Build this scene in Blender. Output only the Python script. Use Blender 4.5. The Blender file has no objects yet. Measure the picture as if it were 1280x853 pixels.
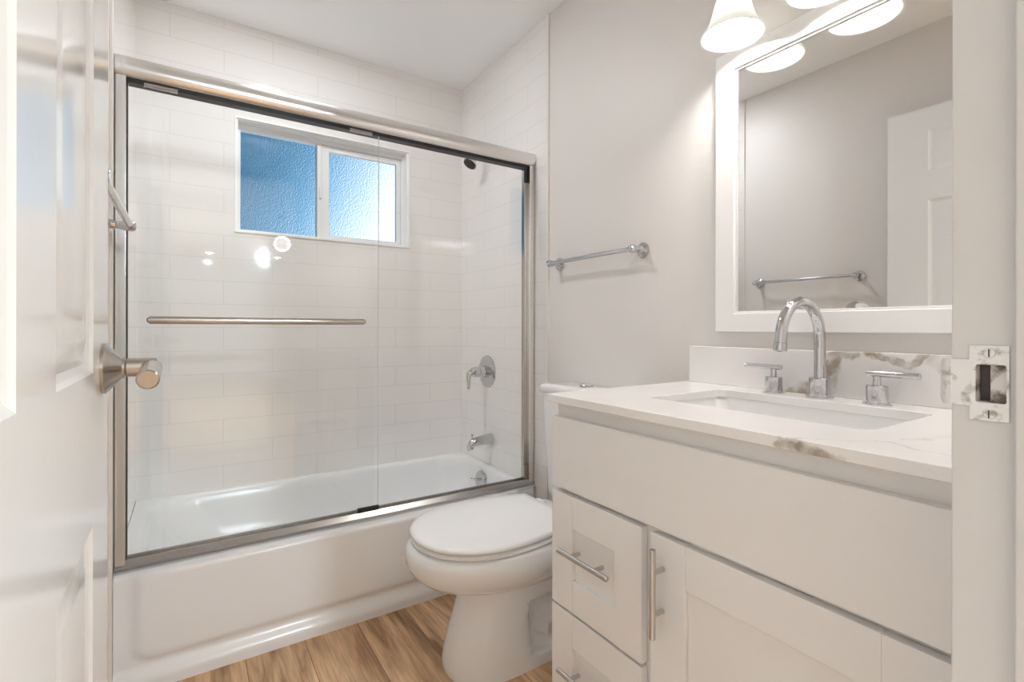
import bpy, bmesh, math, random
from mathutils import Vector, Matrix
PI = math.pi
S = bpy.context.scene
C = S.collection

# ---------------------------------------------------------------- camera
cam = bpy.data.objects.new('camera', bpy.data.cameras.new('camera'))
C.objects.link(cam)
cam.data.sensor_width = 36.0
cam.data.lens = 617.66 / 1280 * 36.0
cam.data.shift_y = (410.75 - 426.5) / 1280
cam.data.clip_start = 0.01
cam.matrix_world = (Matrix.Translation((0, 0, 1.0759)) @ Matrix.Rotation(math.radians(-33.19), 4, 'Z')
                    @ Matrix.Rotation(PI / 2, 4, 'X') @ Matrix.Rotation(math.radians(0.107), 4, 'Z'))
S.camera = cam

# ---------------------------------------------------------------- view + light levels
S.view_settings.view_transform = 'Standard'
S.view_settings.look = 'None'
S.view_settings.gamma = 1.0
S.view_settings.use_curve_mapping = False
S.view_settings.exposure = 0.0
SKY = 1.55            # sky seen through the frosted window
BULB = 230.0         # vanity bulbs, emission strength
HALL_L = 8.0        # added near fill lights behind the doorway (W): left
HALL_R = 86.0       # right, also added fill
PEND = 1050.0          # globe pendant in the room behind
TUBL = 8.5           # added fill light over the tub (W)
S.cycles.use_denoising = True
S.cycles.max_bounces = 14
S.cycles.diffuse_bounces = 8
S.cycles.glossy_bounces = 8
S.cycles.transmission_bounces = 10
S.cycles.transparent_max_bounces = 24
S.cycles.sample_clamp_indirect = 6.0
S.cycles.caustics_reflective = False

W = bpy.data.worlds.new('sky'); S.world = W; W.use_nodes = True
nt = W.node_tree; nt.nodes.clear()
o_ = nt.nodes.new('ShaderNodeOutputWorld'); bg = nt.nodes.new('ShaderNodeBackground')
tc = nt.nodes.new('ShaderNodeTexCoord')
dt = nt.nodes.new('ShaderNodeVectorMath'); dt.operation = 'DOT_PRODUCT'
sd = Vector((math.sin(math.radians(75)), math.cos(math.radians(75)), -0.30)).normalized()
dt.inputs[1].default_value = sd
rp = nt.nodes.new('ShaderNodeValToRGB')
rp.color_ramp.elements[0].position = 0.26; rp.color_ramp.elements[0].color = (0.0, 0.10, 0.21, 1)
rp.color_ramp.elements[1].position = 0.48; rp.color_ramp.elements[1].color = (1.0, 1.06, 1.12, 1)
e = rp.color_ramp.elements.new(0.37); e.color = (0.16, 0.42, 0.70, 1)
nt.links.new(tc.outputs['Generated'], dt.inputs[0]); nt.links.new(dt.outputs['Value'], rp.inputs[0])
nt.links.new(rp.outputs[0], bg.inputs[0]); bg.inputs[1].default_value = SKY
nt.links.new(bg.outputs[0], o_.inputs[0])

# ---------------------------------------------------------------- materials
def mat(name, col=(.8, .8, .8), rough=.5, metal=0., spec=.5, **kw):
    m = bpy.data.materials.new(name); m.use_nodes = True
    b = m.node_tree.nodes['Principled BSDF']
    b.inputs['Base Color'].default_value = (*col, 1)
    b.inputs['Roughness'].default_value = rough
    b.inputs['Metallic'].default_value = metal
    b.inputs['Specular IOR Level'].default_value = spec
    for k, v in kw.items():
        b.inputs[k.replace('_', ' ')].default_value = v
    return m
def N(m, t, **kw):
    n = m.node_tree.nodes.new(t)
    for k, v in kw.items(): setattr(n, k, v)
    return n
def L(m, a, b): m.node_tree.links.new(a, b)
def P(m): return m.node_tree.nodes['Principled BSDF']
def noise_bump(m, scale, strength, dist=.001, stretch=None, detail=3):
    g = N(m, 'ShaderNodeTexCoord'); n = N(m, 'ShaderNodeTexNoise'); n.inputs['Scale'].default_value = scale
    n.inputs['Detail'].default_value = detail
    src = g.outputs['Object']
    if stretch:
        mp = N(m, 'ShaderNodeMapping'); mp.inputs['Scale'].default_value = stretch
        L(m, src, mp.inputs[0]); src = mp.outputs[0]
    L(m, src, n.inputs['Vector'])
    b = N(m, 'ShaderNodeBump'); b.inputs['Strength'].default_value = strength; b.inputs['Distance'].default_value = dist
    L(m, n.outputs['Fac'], b.inputs['Height']); L(m, b.outputs[0], P(m).inputs['Normal'])
    return n

def paint(name, col, rough, bs=90, st=.25, dist=.0006):
    m = mat(name, col, rough); noise_bump(m, bs, st, dist); return m
M = {}
M['wall'] = paint('wall paint', (.775, .742, .715), .45, 60, .35, .0012)
M['ceil'] = paint('ceiling paint', (.93, .94, .94), .7)
M['hall'] = paint('room behind paint', (.68, .68, .67), .5)
M['door'] = paint('semi-gloss door paint', (.84, .84, .835), .13, 40, .12, .0005)
M['trim'] = paint('painted jamb', (.68, .68, .68), .30, 35, .3, .0008)
M['cab'] = paint('cabinet paint', (.80, .785, .775), .38, 70, .08, .0004)
M['gap'] = mat('cabinet shadow carcass', (.66, .61, .56), .6)
M['porc'] = mat('vitreous china', (.80, .80, .80), .09, spec=.6)
M['seat'] = mat('toilet seat plastic', (.86, .86, .86), .22)
M['tub'] = mat('tub enamel', (.87, .88, .89), .22, spec=.55)
M['sinkw'] = mat('sink china', (.87, .87, .865), .10)
M['chrome'] = mat('chrome', (.62, .62, .63), .05, 1.)
M['nickel'] = mat('brushed nickel', (.50, .455, .41), .26, 1.)
M['steel'] = mat('satin pull steel', (.60, .59, .58), .22, 1.)
M['alum'] = mat('bright anodised aluminium', (.82, .80, .78), .25, 1.)
M['alum2'] = mat('polished aluminium channel', (.50, .48, .46), .22, 1.)
M['black'] = mat('black rubber', (.02, .02, .02), .45)
M['dark'] = mat('dark strike pocket', (.10, .09, .085), .7)
M['vinyl'] = mat('window vinyl', (.86, .87, .87), .35)
M['white'] = mat('white frame lacquer', (.92, .91, .90), .28)
M['plast'] = mat('white caulk', (.88, .88, .87), .4)
M['bronze'] = mat('tile edge trim', (.80, .76, .71), .5)
M['mirror'] = mat('silvered mirror', (.92, .92, .91), .0, 1.)

# painted-over steel strike plate
m = M['strike'] = mat('scuffed strike plate steel', (.70, .70, .70), .28, .45)
g = N(m, 'ShaderNodeTexCoord'); n = N(m, 'ShaderNodeTexNoise'); n.inputs['Scale'].default_value = 90; n.inputs['Detail'].default_value = 5
r = N(m, 'ShaderNodeValToRGB'); r.color_ramp.elements[0].position = .34; r.color_ramp.elements[0].color = (.42, .39, .36, 1)
r.color_ramp.elements[1].position = .46; r.color_ramp.elements[1].color = (.80, .80, .80, 1)
L(m, g.outputs['Object'], n.inputs['Vector']); L(m, n.outputs['Fac'], r.inputs[0]); L(m, r.outputs[0], P(m).inputs['Base Color'])
# inside of the mortise: chipped paint over raw wood
m = M['pocket'] = mat('chipped mortise', (.5, .5, .5), .6)
g = N(m, 'ShaderNodeTexCoord'); n = N(m, 'ShaderNodeTexNoise'); n.inputs['Scale'].default_value = 60; n.inputs['Detail'].default_value = 6
r = N(m, 'ShaderNodeValToRGB'); r.color_ramp.elements[0].position = .40; r.color_ramp.elements[0].color = (.16, .13, .11, 1)
r.color_ramp.elements[1].position = .56; r.color_ramp.elements[1].color = (.74, .72, .70, 1)
L(m, g.outputs['Object'], n.inputs['Vector']); L(m, n.outputs['Fac'], r.inputs[0]); L(m, r.outputs[0], P(m).inputs['Base Color'])

def tile_mat(name, ax):
    m = mat(name, (.8, .8, .8), .045, spec=.8, Coat_Weight=1.0, Coat_Roughness=.02)
    g = N(m, 'ShaderNodeNewGeometry'); s = N(m, 'ShaderNodeSeparateXYZ'); c = N(m, 'ShaderNodeCombineXYZ')
    L(m, g.outputs['Position'], s.inputs[0])
    a = N(m, 'ShaderNodeMath', operation='ADD'); a.inputs[1].default_value = 4.04 - .132 if ax == 'X' else 4.04 - .10
    b = N(m, 'ShaderNodeMath', operation='ADD'); b.inputs[1].default_value = -.033 + .209 * 4
    L(m, s.outputs[ax], a.inputs[0]); L(m, s.outputs['Z'], b.inputs[0])
    L(m, a.outputs[0], c.inputs[0]); L(m, b.outputs[0], c.inputs[1])
    br = N(m, 'ShaderNodeTexBrick'); br.offset = .5; br.offset_frequency = 2; br.squash = 1; br.squash_frequency = 1
    br.inputs['Scale'].default_value = 1; br.inputs['Brick Width'].default_value = .404
    br.inputs['Row Height'].default_value = .1045; br.inputs['Mortar Size'].default_value = .0011
    br.inputs['Mortar Smooth'].default_value = .3; br.inputs['Bias'].default_value = 0
    br.inputs['Color1'].default_value = (.885, .865, .845, 1); br.inputs['Color2'].default_value = (.875, .855, .835, 1)
    br.inputs['Mortar'].default_value = (.72, .70, .68, 1)
    L(m, c.outputs[0], br.inputs['Vector']); L(m, br.outputs['Color'], P(m).inputs['Base Color'])
    inv = N(m, 'ShaderNodeMath', operation='SUBTRACT'); inv.inputs[0].default_value = 1
    L(m, br.outputs['Fac'], inv.inputs[1])
    n = N(m, 'ShaderNodeTexNoise'); n.inputs['Scale'].default_value = 5; n.inputs['Detail'].default_value = 1
    L(m, g.outputs['Position'], n.inputs['Vector'])
    nm = N(m, 'ShaderNodeMath', operation='MULTIPLY_ADD'); nm.inputs[1].default_value = .6
    L(m, n.outputs['Fac'], nm.inputs[0]); L(m, inv.outputs[0], nm.inputs[2])
    bp = N(m, 'ShaderNodeBump'); bp.inputs['Strength'].default_value = .35; bp.inputs['Distance'].default_value = .001
    L(m, nm.outputs[0], bp.inputs['Height']); L(m, bp.outputs[0], P(m).inputs['Normal'])
    return m
M['tilex'] = tile_mat('wall tile along x', 'X')
M['tiley'] = tile_mat('wall tile along y', 'Y')

# wood-look planks running along y
m = M['floor'] = mat('wood plank floor', (.4, .27, .17), .42)
g = N(m, 'ShaderNodeNewGeometry'); s = N(m, 'ShaderNodeSeparateXYZ'); c = N(m, 'ShaderNodeCombineXYZ')
L(m, g.outputs['Position'], s.inputs[0])
a = N(m, 'ShaderNodeMath', operation='ADD'); a.inputs[1].default_value = 12.0 + .35
b = N(m, 'ShaderNodeMath', operation='ADD'); b.inputs[1].default_value = .18 * 40 - .155
L(m, s.outputs['Y'], a.inputs[0]); L(m, s.outputs['X'], b.inputs[0]); L(m, a.outputs[0], c.inputs[0]); L(m, b.outputs[0], c.inputs[1])
br = N(m, 'ShaderNodeTexBrick'); br.offset = .37; br.offset_frequency = 2
for k, v in {'Scale': 1, 'Brick Width': 1.22, 'Row Height': .18, 'Mortar Size': .0009, 'Mortar Smooth': .2, 'Bias': 0}.items(): br.inputs[k].default_value = v
br.inputs['Color1'].default_value = (0, 0, 0, 1); br.inputs['Color2'].default_value = (1, 1, 1, 1); br.inputs['Mortar'].default_value = (.5, .5, .5, 1)
L(m, c.outputs[0], br.inputs['Vector'])
off = N(m, 'ShaderNodeVectorMath', operation='MULTIPLY'); off.inputs[1].default_value = (7.3, 3.1, 0)
L(m, br.outputs['Color'], off.inputs[0])
ad = N(m, 'ShaderNodeVectorMath', operation='ADD'); L(m, g.outputs['Position'], ad.inputs[0]); L(m, off.outputs[0], ad.inputs[1])
mp = N(m, 'ShaderNodeMapping'); mp.inputs['Scale'].default_value = (6.5, .9, 1); L(m, ad.outputs[0], mp.inputs[0])
n1 = N(m, 'ShaderNodeTexNoise'); n1.inputs['Scale'].default_value = 1.6; n1.inputs['Detail'].default_value = 8; n1.inputs['Distortion'].default_value = 2.0
L(m, mp.outputs[0], n1.inputs['Vector'])
mp2 = N(m, 'ShaderNodeMapping'); mp2.inputs['Scale'].default_value = (120, 5, 1); L(m, ad.outputs[0], mp2.inputs[0])
n2 = N(m, 'ShaderNodeTexNoise'); n2.inputs['Scale'].default_value = 1.4; n2.inputs['Detail'].default_value = 4; n2.inputs['Distortion'].default_value = .4
L(m, mp2.outputs[0], n2.inputs['Vector'])
r1 = N(m, 'ShaderNodeValToRGB'); el = r1.color_ramp.elements
el[0].position = .30; el[0].color = (.235, .125, .062, 1); el[1].position = .70; el[1].color = (.80, .57, .35, 1)
q = el.new(.47); q.color = (.57, .36, .20, 1)
L(m, n1.outputs['Fac'], r1.inputs[0])
mx = N(m, 'ShaderNodeMixRGB', blend_type='MULTIPLY'); mx.inputs[0].default_value = .42
r2 = N(m, 'ShaderNodeValToRGB'); r2.color_ramp.elements[0].position = .35; r2.color_ramp.elements[0].color = (.45, .42, .40, 1)
r2.color_ramp.elements[1].position = .6; r2.color_ramp.elements[1].color = (1.1, 1.1, 1.1, 1)
L(m, n2.outputs['Fac'], r2.inputs[0]); L(m, r1.outputs[0], mx.inputs[1]); L(m, r2.outputs[0], mx.inputs[2])
mx2 = N(m, 'ShaderNodeMixRGB', blend_type='MIX'); mx2.inputs[2].default_value = (.06, .035, .02, 1)
L(m, br.outputs['Fac'], mx2.inputs[0]); L(m, mx.outputs[0], mx2.inputs[1])
hv = N(m, 'ShaderNodeHueSaturation'); mr = N(m, 'ShaderNodeMapRange'); mr.inputs['To Min'].default_value = .88; mr.inputs['To Max'].default_value = 1.18
L(m, br.outputs['Color'], mr.inputs['Value']); L(m, mr.outputs[0], hv.inputs['Value']); L(m, mx2.outputs[0], hv.inputs['Color'])
L(m, hv.outputs[0], P(m).inputs['Base Color'])
bp = N(m, 'ShaderNodeBump'); bp.inputs['Strength'].default_value = .2; bp.inputs['Distance'].default_value = .0005
L(m, n2.outputs['Fac'], bp.inputs['Height']); L(m, bp.outputs[0], P(m).inputs['Normal'])

# quartz with brown-grey veins along world-placed polylines (object coordinates, object origin at world 0)
def quartz(name, lines):
    m = mat(name, (.86, .845, .83), .16)
    g = N(m, 'ShaderNodeTexCoord')
    nz = N(m, 'ShaderNodeTexNoise'); nz.inputs['Scale'].default_value = 24; nz.inputs['Detail'].default_value = 5
    L(m, g.outputs['Object'], nz.inputs['Vector'])
    sb = N(m, 'ShaderNodeVectorMath', operation='SUBTRACT'); sb.inputs[1].default_value = (.5, .5, .5); L(m, nz.outputs['Color'], sb.inputs[0])
    sc = N(m, 'ShaderNodeVectorMath', operation='SCALE'); sc.inputs['Scale'].default_value = .045; L(m, sb.outputs[0], sc.inputs[0])
    pp = N(m, 'ShaderNodeVectorMath', operation='ADD'); L(m, g.outputs['Object'], pp.inputs[0]); L(m, sc.outputs[0], pp.inputs[1])
    cur = None
    for pts, wd, st in lines:
        for A, B in zip(pts[:-1], pts[1:]):
            A = Vector(A); B = Vector(B); ba = B - A
            s1 = N(m, 'ShaderNodeVectorMath', operation='SUBTRACT'); L(m, pp.outputs[0], s1.inputs[0]); s1.inputs[1].default_value = A
            d = N(m, 'ShaderNodeVectorMath', operation='DOT_PRODUCT'); L(m, s1.outputs[0], d.inputs[0]); d.inputs[1].default_value = ba / ba.length_squared
            cl = N(m, 'ShaderNodeClamp'); L(m, d.outputs['Value'], cl.inputs[0])
            s2 = N(m, 'ShaderNodeVectorMath', operation='SCALE'); s2.inputs[0].default_value = ba; L(m, cl.outputs[0], s2.inputs['Scale'])
            s3 = N(m, 'ShaderNodeVectorMath', operation='DISTANCE'); L(m, s1.outputs[0], s3.inputs[0]); L(m, s2.outputs[0], s3.inputs[1])
            mr = N(m, 'ShaderNodeMapRange'); mr.interpolation_type = 'SMOOTHSTEP'
            mr.inputs['From Min'].default_value = wd * .5; mr.inputs['From Max'].default_value = wd
            mr.inputs['To Min'].default_value = st; mr.inputs['To Max'].default_value = 0
            L(m, s3.outputs['Value'], mr.inputs['Value'])
            if cur is None: cur = mr.outputs[0]
            else:
                mxm = N(m, 'ShaderNodeMath', operation='MAXIMUM'); L(m, cur, mxm.inputs[0]); L(m, mr.outputs[0], mxm.inputs[1]); cur = mxm.outputs[0]
    n3 = N(m, 'ShaderNodeTexNoise'); n3.inputs['Scale'].default_value = 38; n3.inputs['Detail'].default_value = 6
    L(m, g.outputs['Object'], n3.inputs['Vector'])
    rr = N(m, 'ShaderNodeMapRange'); rr.inputs['From Min'].default_value = .36; rr.inputs['From Max'].default_value = .60
    rr.inputs['To Min'].default_value = .25; L(m, n3.outputs['Fac'], rr.inputs['Value'])
    ml = N(m, 'ShaderNodeMath', operation='MULTIPLY'); L(m, cur, ml.inputs[0]); L(m, rr.outputs[0], ml.inputs[1])
    vc = N(m, 'ShaderNodeValToRGB'); vc.color_ramp.elements[0].position = .3; vc.color_ramp.elements[0].color = (.52, .44, .355, 1)
    vc.color_ramp.elements[1].position = .7; vc.color_ramp.elements[1].color = (.28, .235, .185, 1)
    L(m, nz.outputs['Fac'], vc.inputs[0])
    base = N(m, 'ShaderNodeValToRGB'); base.color_ramp.elements[0].position = .3; base.color_ramp.elements[0].color = (.82, .79, .775, 1)
    base.color_ramp.elements[1].position = .6; base.color_ramp.elements[1].color = (.87, .85, .84, 1)
    n4 = N(m, 'ShaderNodeTexNoise'); n4.inputs['Scale'].default_value = 5; n4.inputs['Detail'].default_value = 3; L(m, g.outputs['Object'], n4.inputs['Vector'])
    L(m, n4.outputs['Fac'], base.inputs[0])
    mx = N(m, 'ShaderNodeMixRGB'); L(m, ml.outputs[0], mx.inputs[0]); L(m, base.outputs[0], mx.inputs[1]); L(m, vc.outputs[0], mx.inputs[2])
    L(m, mx.outputs[0], P(m).inputs['Base Color'])
    return m

# clear shower glass: fresnel reflection over straight transmission, both faces real
m = M['glass'] = bpy.data.materials.new('clear tempered glass'); m.use_nodes = True
m.node_tree.nodes.clear()
o_ = N(m, 'ShaderNodeOutputMaterial'); mx = N(m, 'ShaderNodeMixShader'); tr = N(m, 'ShaderNodeBsdfTransparent'); gl = N(m, 'ShaderNodeBsdfGlossy')
tr.inputs[0].default_value = (.993, .996, .994, 1); gl.inputs['Roughness'].default_value = .0
fr = N(m, 'ShaderNodeFresnel'); fr.inputs[0].default_value = 1.52; ge = N(m, 'ShaderNodeNewGeometry')
iv = N(m, 'ShaderNodeMath', operation='SUBTRACT'); iv.inputs[0].default_value = 1; L(m, ge.outputs['Backfacing'], iv.inputs[1])
mu = N(m, 'ShaderNodeMath', operation='MULTIPLY'); L(m, fr.outputs[0], mu.inputs[0]); L(m, iv.outputs[0], mu.inputs[1])
mu2 = N(m, 'ShaderNodeMath', operation='MULTIPLY'); mu2.inputs[1].default_value = 1.0; L(m, mu.outputs[0], mu2.inputs[0])
L(m, mu2.outputs[0], mx.inputs[0]); L(m, tr.outputs[0], mx.inputs[1]); L(m, gl.outputs[0], mx.inputs[2]); L(m, mx.outputs[0], o_.inputs[0])
M['edge'] = mat('glass edge', (.80, .88, .85), .15)

# obscure (frosted, pebbled) window glass
m = M['frost'] = mat('obscure window glass', (1, 1, 1), .20, **{'Transmission_Weight': 1.0, 'IOR': 1.45})
g = N(m, 'ShaderNodeTexCoord'); vo = N(m, 'ShaderNodeTexVoronoi'); vo.inputs['Scale'].default_value = 150
L(m, g.outputs['Object'], vo.inputs['Vector'])
bp = N(m, 'ShaderNodeBump'); bp.inputs['Strength'].default_value = .5; bp.inputs['Distance'].default_value = .0014
L(m, vo.outputs['Distance'], bp.inputs['Height']); L(m, bp.outputs[0], P(m).inputs['Normal'])

def glow(name, col, st, base=(.9, .9, .9)):
    m = mat(name, base, .3)
    P(m).inputs['Emission Color'].default_value = (*col, 1); P(m).inputs['Emission Strength'].default_value = st
    return m
M['bulb'] = glow('lit bulb', (1, .965, .92), BULB)
M['shade'] = glow('lit frosted shade', (1, .97, .93), .3, (.70, .70, .69))
m = M['shade']; o_ = m.node_tree.nodes['Material Output']; tl = N(m, 'ShaderNodeBsdfTranslucent'); tl.inputs[0].default_value = (.82, .81, .78, 1)
mx = N(m, 'ShaderNodeMixShader'); mx.inputs[0].default_value = .42
L(m, P(m).outputs[0], mx.inputs[1]); L(m, tl.outputs[0], mx.inputs[2]); L(m, mx.outputs[0], o_.inputs[0])
M['lens2'] = glow('lit ceiling diffuser', (1, .98, .96), 3)
M['lens'] = glow('lit recessed lens', (1, .97, .93), 14)

# ---------------------------------------------------------------- mesh helpers
def finish(bm, ang=35):
    bmesh.ops.remove_doubles(bm, verts=bm.verts, dist=1e-6)
    bmesh.ops.recalc_face_normals(bm, faces=bm.faces)
    lim = math.radians(ang)
    for f in bm.faces: f.smooth = True
    for e in bm.edges:
        e.smooth = not (len(e.link_faces) != 2 or e.calc_face_angle(0) > lim)
def obj(name, bm, m, parent=None, ang=35, bevel=0, seg=2, local=False, recalc=True):
    """link bm (written in world coordinates) as one mesh object, under parent if given"""
    me = bpy.data.meshes.new(name)
    if recalc: finish(bm, ang)
    if parent is not None and not local:
        bmesh.ops.translate(bm, verts=bm.verts, vec=-wloc(parent))
    bm.to_mesh(me); bm.free()
    o = bpy.data.objects.new(name, me); C.objects.link(o)
    for k in (m if isinstance(m, (list, tuple)) else [m]): me.materials.append(k)
    if parent is not None: o.parent = parent
    if bevel:
        b = o.modifiers.new('edge', 'BEVEL'); b.width = bevel; b.segments = seg; b.limit_method = 'ANGLE'; b.angle_limit = math.radians(40); b.harden_normals = True
    return o
def wloc(o):
    v = Vector((0, 0, 0))
    while o is not None: v = v + o.location; o = o.parent
    return v
def thing(name, label, cat, loc, group=None, kind=None):
    o = bpy.data.objects.new(name, None); C.objects.link(o); o.location = loc; o.empty_display_size = .05
    if kind: o['kind'] = kind
    if label: o['label'] = label
    if cat: o['category'] = cat
    if group: o['group'] = group
    return o
def struct(name, bm, m, **kw):
    o = obj(name, bm, m, **kw); o['kind'] = 'structure'; return o
def box(bm, x0, x1, y0, y1, z0, z1, mi=0):
    vs = [bm.verts.new((x, y, z)) for x in (x0, x1) for y in (y0, y1) for z in (z0, z1)]
    for f in ((0, 1, 3, 2), (4, 6, 7, 5), (0, 4, 5, 1), (2, 3, 7, 6), (0, 2, 6, 4), (1, 5, 7, 3)):
        fc = bm.faces.new([vs[i] for i in f]); fc.material_index = mi
    return vs
def B(*a):
    bm = bmesh.new(); box(bm, *a); return bm
def frame_mat(d):
    d = Vector(d).normalized(); up = Vector((0, 0, 1)) if abs(d.z) < .95 else Vector((0, 1, 0))
    a = d.cross(up).normalized(); b = a.cross(d).normalized(); return a, b, d
def lathe(bm, prof, org, axis=(0, 0, 1), n=40):
    """prof: (radius, distance along axis)"""
    a, b, d = frame_mat(axis); org = Vector(org); rings = []
    for r, h in prof:
        if r < 1e-6: rings.append([bm.verts.new(org + d * h)])
        else: rings.append([bm.verts.new(org + d * h + a * r * math.cos(2 * PI * k / n) + b * r * math.sin(2 * PI * k / n)) for k in range(n)])
    for p, q in zip(rings[:-1], rings[1:]):
        for k in range(n):
            k2 = (k + 1) % n
            if len(p) == 1 and len(q) == 1: continue
            if len(p) == 1: bm.faces.new((p[0], q[k], q[k2]))
            elif len(q) == 1: bm.faces.new((p[k], q[0], p[k2]))
            else: bm.faces.new((p[k], q[k], q[k2], p[k2]))
    for rg, pr in ((rings[0], prof[0]), (rings[-1], prof[-1])):
        if len(rg) > 1 and rings[0] is not rings[-1]:
            pass
    return rings
def cyl(bm, p0, p1, r, n=28, ch=.0008, r1=None):
    p0 = Vector(p0); p1 = Vector(p1); h = (p1 - p0).length; r1 = r if r1 is None else r1; ch = min(ch, r * .4, r1 * .4)
    lathe(bm, [(0, 0), (r - ch, 0), (r, ch), (r1, h - ch), (r1 - ch, h), (0, h)], p0, p1 - p0, n)
def tube(bm, pts, rad, n=20, caps=True):
    pts = [Vector(p) for p in pts]; R = rad if isinstance(rad, (list, tuple)) else [rad] * len(pts)
    t0 = (pts[1] - pts[0]).normalized(); a, b, _ = frame_mat(t0); prev = t0; rings = []
    for i, p in enumerate(pts):
        t = ((pts[i + 1] - p) if i + 1 < len(pts) else (p - pts[i - 1])).normalized()
        if 0 < i < len(pts) - 1: t = ((pts[i + 1] - p).normalized() + (p - pts[i - 1]).normalized()).normalized()
        q = prev.rotation_difference(t); a = q @ a; b = q @ b; prev = t
        rings.append([bm.verts.new(p + a * R[i] * math.cos(2 * PI * k / n) + b * R[i] * math.sin(2 * PI * k / n)) for k in range(n)])
    for p, q in zip(rings[:-1], rings[1:]):
        for k in range(n): bm.faces.new((p[k], q[k], q[(k + 1) % n], p[(k + 1) % n]))
    if caps: bm.faces.new(rings[0]); bm.faces.new(rings[-1])
def loft(bm, rings, c0=True, c1=True, mi=0):
    vr = [[bm.verts.new(p) for p in r] for r in rings]; n = len(vr[0])
    for p, q in zip(vr[:-1], vr[1:]):
        for k in range(n):
            f = bm.faces.new((p[k], q[k], q[(k + 1) % n], p[(k + 1) % n])); f.material_index = mi
    if c0: bm.faces.new(vr[0])
    if c1: bm.faces.new(vr[-1])
    return vr
def rrect(x0, x1, y0, y1, r, n=6):
    out = []
    for cx, cy, a0 in ((x1 - r, y1 - r, 0), (x0 + r, y1 - r, 90), (x0 + r, y0 + r, 180), (x1 - r, y0 + r, 270)):
        for k in range(n + 1):
            a = math.radians(a0 + 90 * k / n); out.append((cx + r * math.cos(a), cy + r * math.sin(a)))
    return out
def rect(x0, x1, y0, y1): return [(x1, y1), (x0, y1), (x0, y0), (x1, y0)]
def plate(bm, outer, holes, t0, t1, ax='z'):
    """flat plate with holes; (u,v) maps to xy / xz / yz, thickness along the other axis"""
    def mp(u, v, t): return {'z': (u, v, t), 'y': (u, t, v), 'x': (t, u, v)}[ax]
    layers = []
    for t in (t0, t1):
        loops = []
        es = []
        for lp in [outer] + holes:
            vs = [bm.verts.new(mp(u, v, t)) for u, v in lp]
            loops.append(vs)
            es += [bm.edges.new((vs[i], vs[(i + 1) % len(vs)])) for i in range(len(vs))]
        bmesh.ops.triangle_fill(bm, use_beauty=True, use_dissolve=False, edges=es)
        layers.append(loops)
    for l0, l1 in zip(*layers):
        n = len(l0)
        for i in range(n): bm.faces.new((l0[i], l0[(i + 1) % n], l1[(i + 1) % n], l1[i]))
def prism(bm, prof, axis, t0, t1):
    def mp(u, v, t): return {'x': (t, u, v), 'y': (u, t, v), 'z': (u, v, t)}[axis]
    a = [bm.verts.new(mp(u, v, t0)) for u, v in prof]; b = [bm.verts.new(mp(u, v, t1)) for u, v in prof]; n = len(a)
    for i in range(n): bm.faces.new((a[i], a[(i + 1) % n], b[(i + 1) % n], b[i]))
    bm.faces.new(a); bm.faces.new(b)
def sm(x, a, b):
    t = max(0., min(1., (x - a) / (b - a))); return t * t * (3 - 2 * t)

# ---------------------------------------------------------------- room dimensions (metres)
XL, XR, YB, YD0, YD1, ZC = -.184, 1.34, 2.59, .03, .168, 2.476
YT = 1.756                     # front edge of the wall tile

# ---------------------------------------------------------------- shell
struct('floor', B(-1.3, 3.1, -8.0, 2.75, -.12, 0), M['floor'])
struct('ceiling', B(-1.3, 3.1, -8.0, 2.75, ZC, ZC + .12), M['ceil'])
WX0, WX1, WZ0, WZ1 = .178, 1.014, 1.520, 2.045
bm = bmesh.new(); plate(bm, rect(XL - .12, XR + .12, 0, ZC), [rect(WX0, WX1, WZ0, WZ1)], YB, YB + .14, 'y')
struct('wall_back', bm, M['tilex'])
struct('wall_right', B(XR + .008, XR + .12, YD1, YB, 0, ZC), M['wall'])
struct('wall_left', B(XL - .12, XL - .008, YD1, YB, 0, ZC), M['wall'])
o = struct('wall_right_tile', B(XR, XR + .008, YT, YB, 0, ZC), M['tiley'])
o = struct('wall_left_tile', B(XL - .008, XL, YT, YB, 0, ZC), M['tiley'])
# painted drywall sits 8 mm behind the tile face; keep the measured plane for the paint too
struct('wall_right_paint', B(XR + .001, XR + .008, YD1, YT, 0, ZC), M['wall'])
struct('wall_left_paint', B(XL - .008, XL - .001, YD1, YT, 0, ZC), M['wall'])
struct('trim_1', B(XR - .008, XR + .004, YT - .010, YT + .002, 0, ZC), M['bronze'], bevel=.003)
struct('trim_2', B(XL - .004, XL + .008, YT - .010, YT + .002, 0, ZC), M['bronze'], bevel=.003)
# door wall with opening
JX0, JX1, DZ = -.140, .620, 2.085
bm = bmesh.new(); plate(bm, rect(-1.3, 3.1, 0, ZC), [[(JX1 + .018, DZ + .018), (JX0 - .018, DZ + .018), (JX0 - .018, .0005), (JX1 + .018, .0005)]], YD0, YD1, 'y')
struct('wall_front', bm, M['wall'])
# hallway
struct('wall_hall_left', B(-1.42, -1.3, -8.0, YD0, 0, ZC), M['hall'])
struct('wall_hall_right', B(3.1, 3.22, -8.0, YD0, 0, ZC), M['hall'])
struct('wall_hall_far', B(-1.3, 3.1, -8.12, -8.0, 0, ZC), M['hall'])
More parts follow.
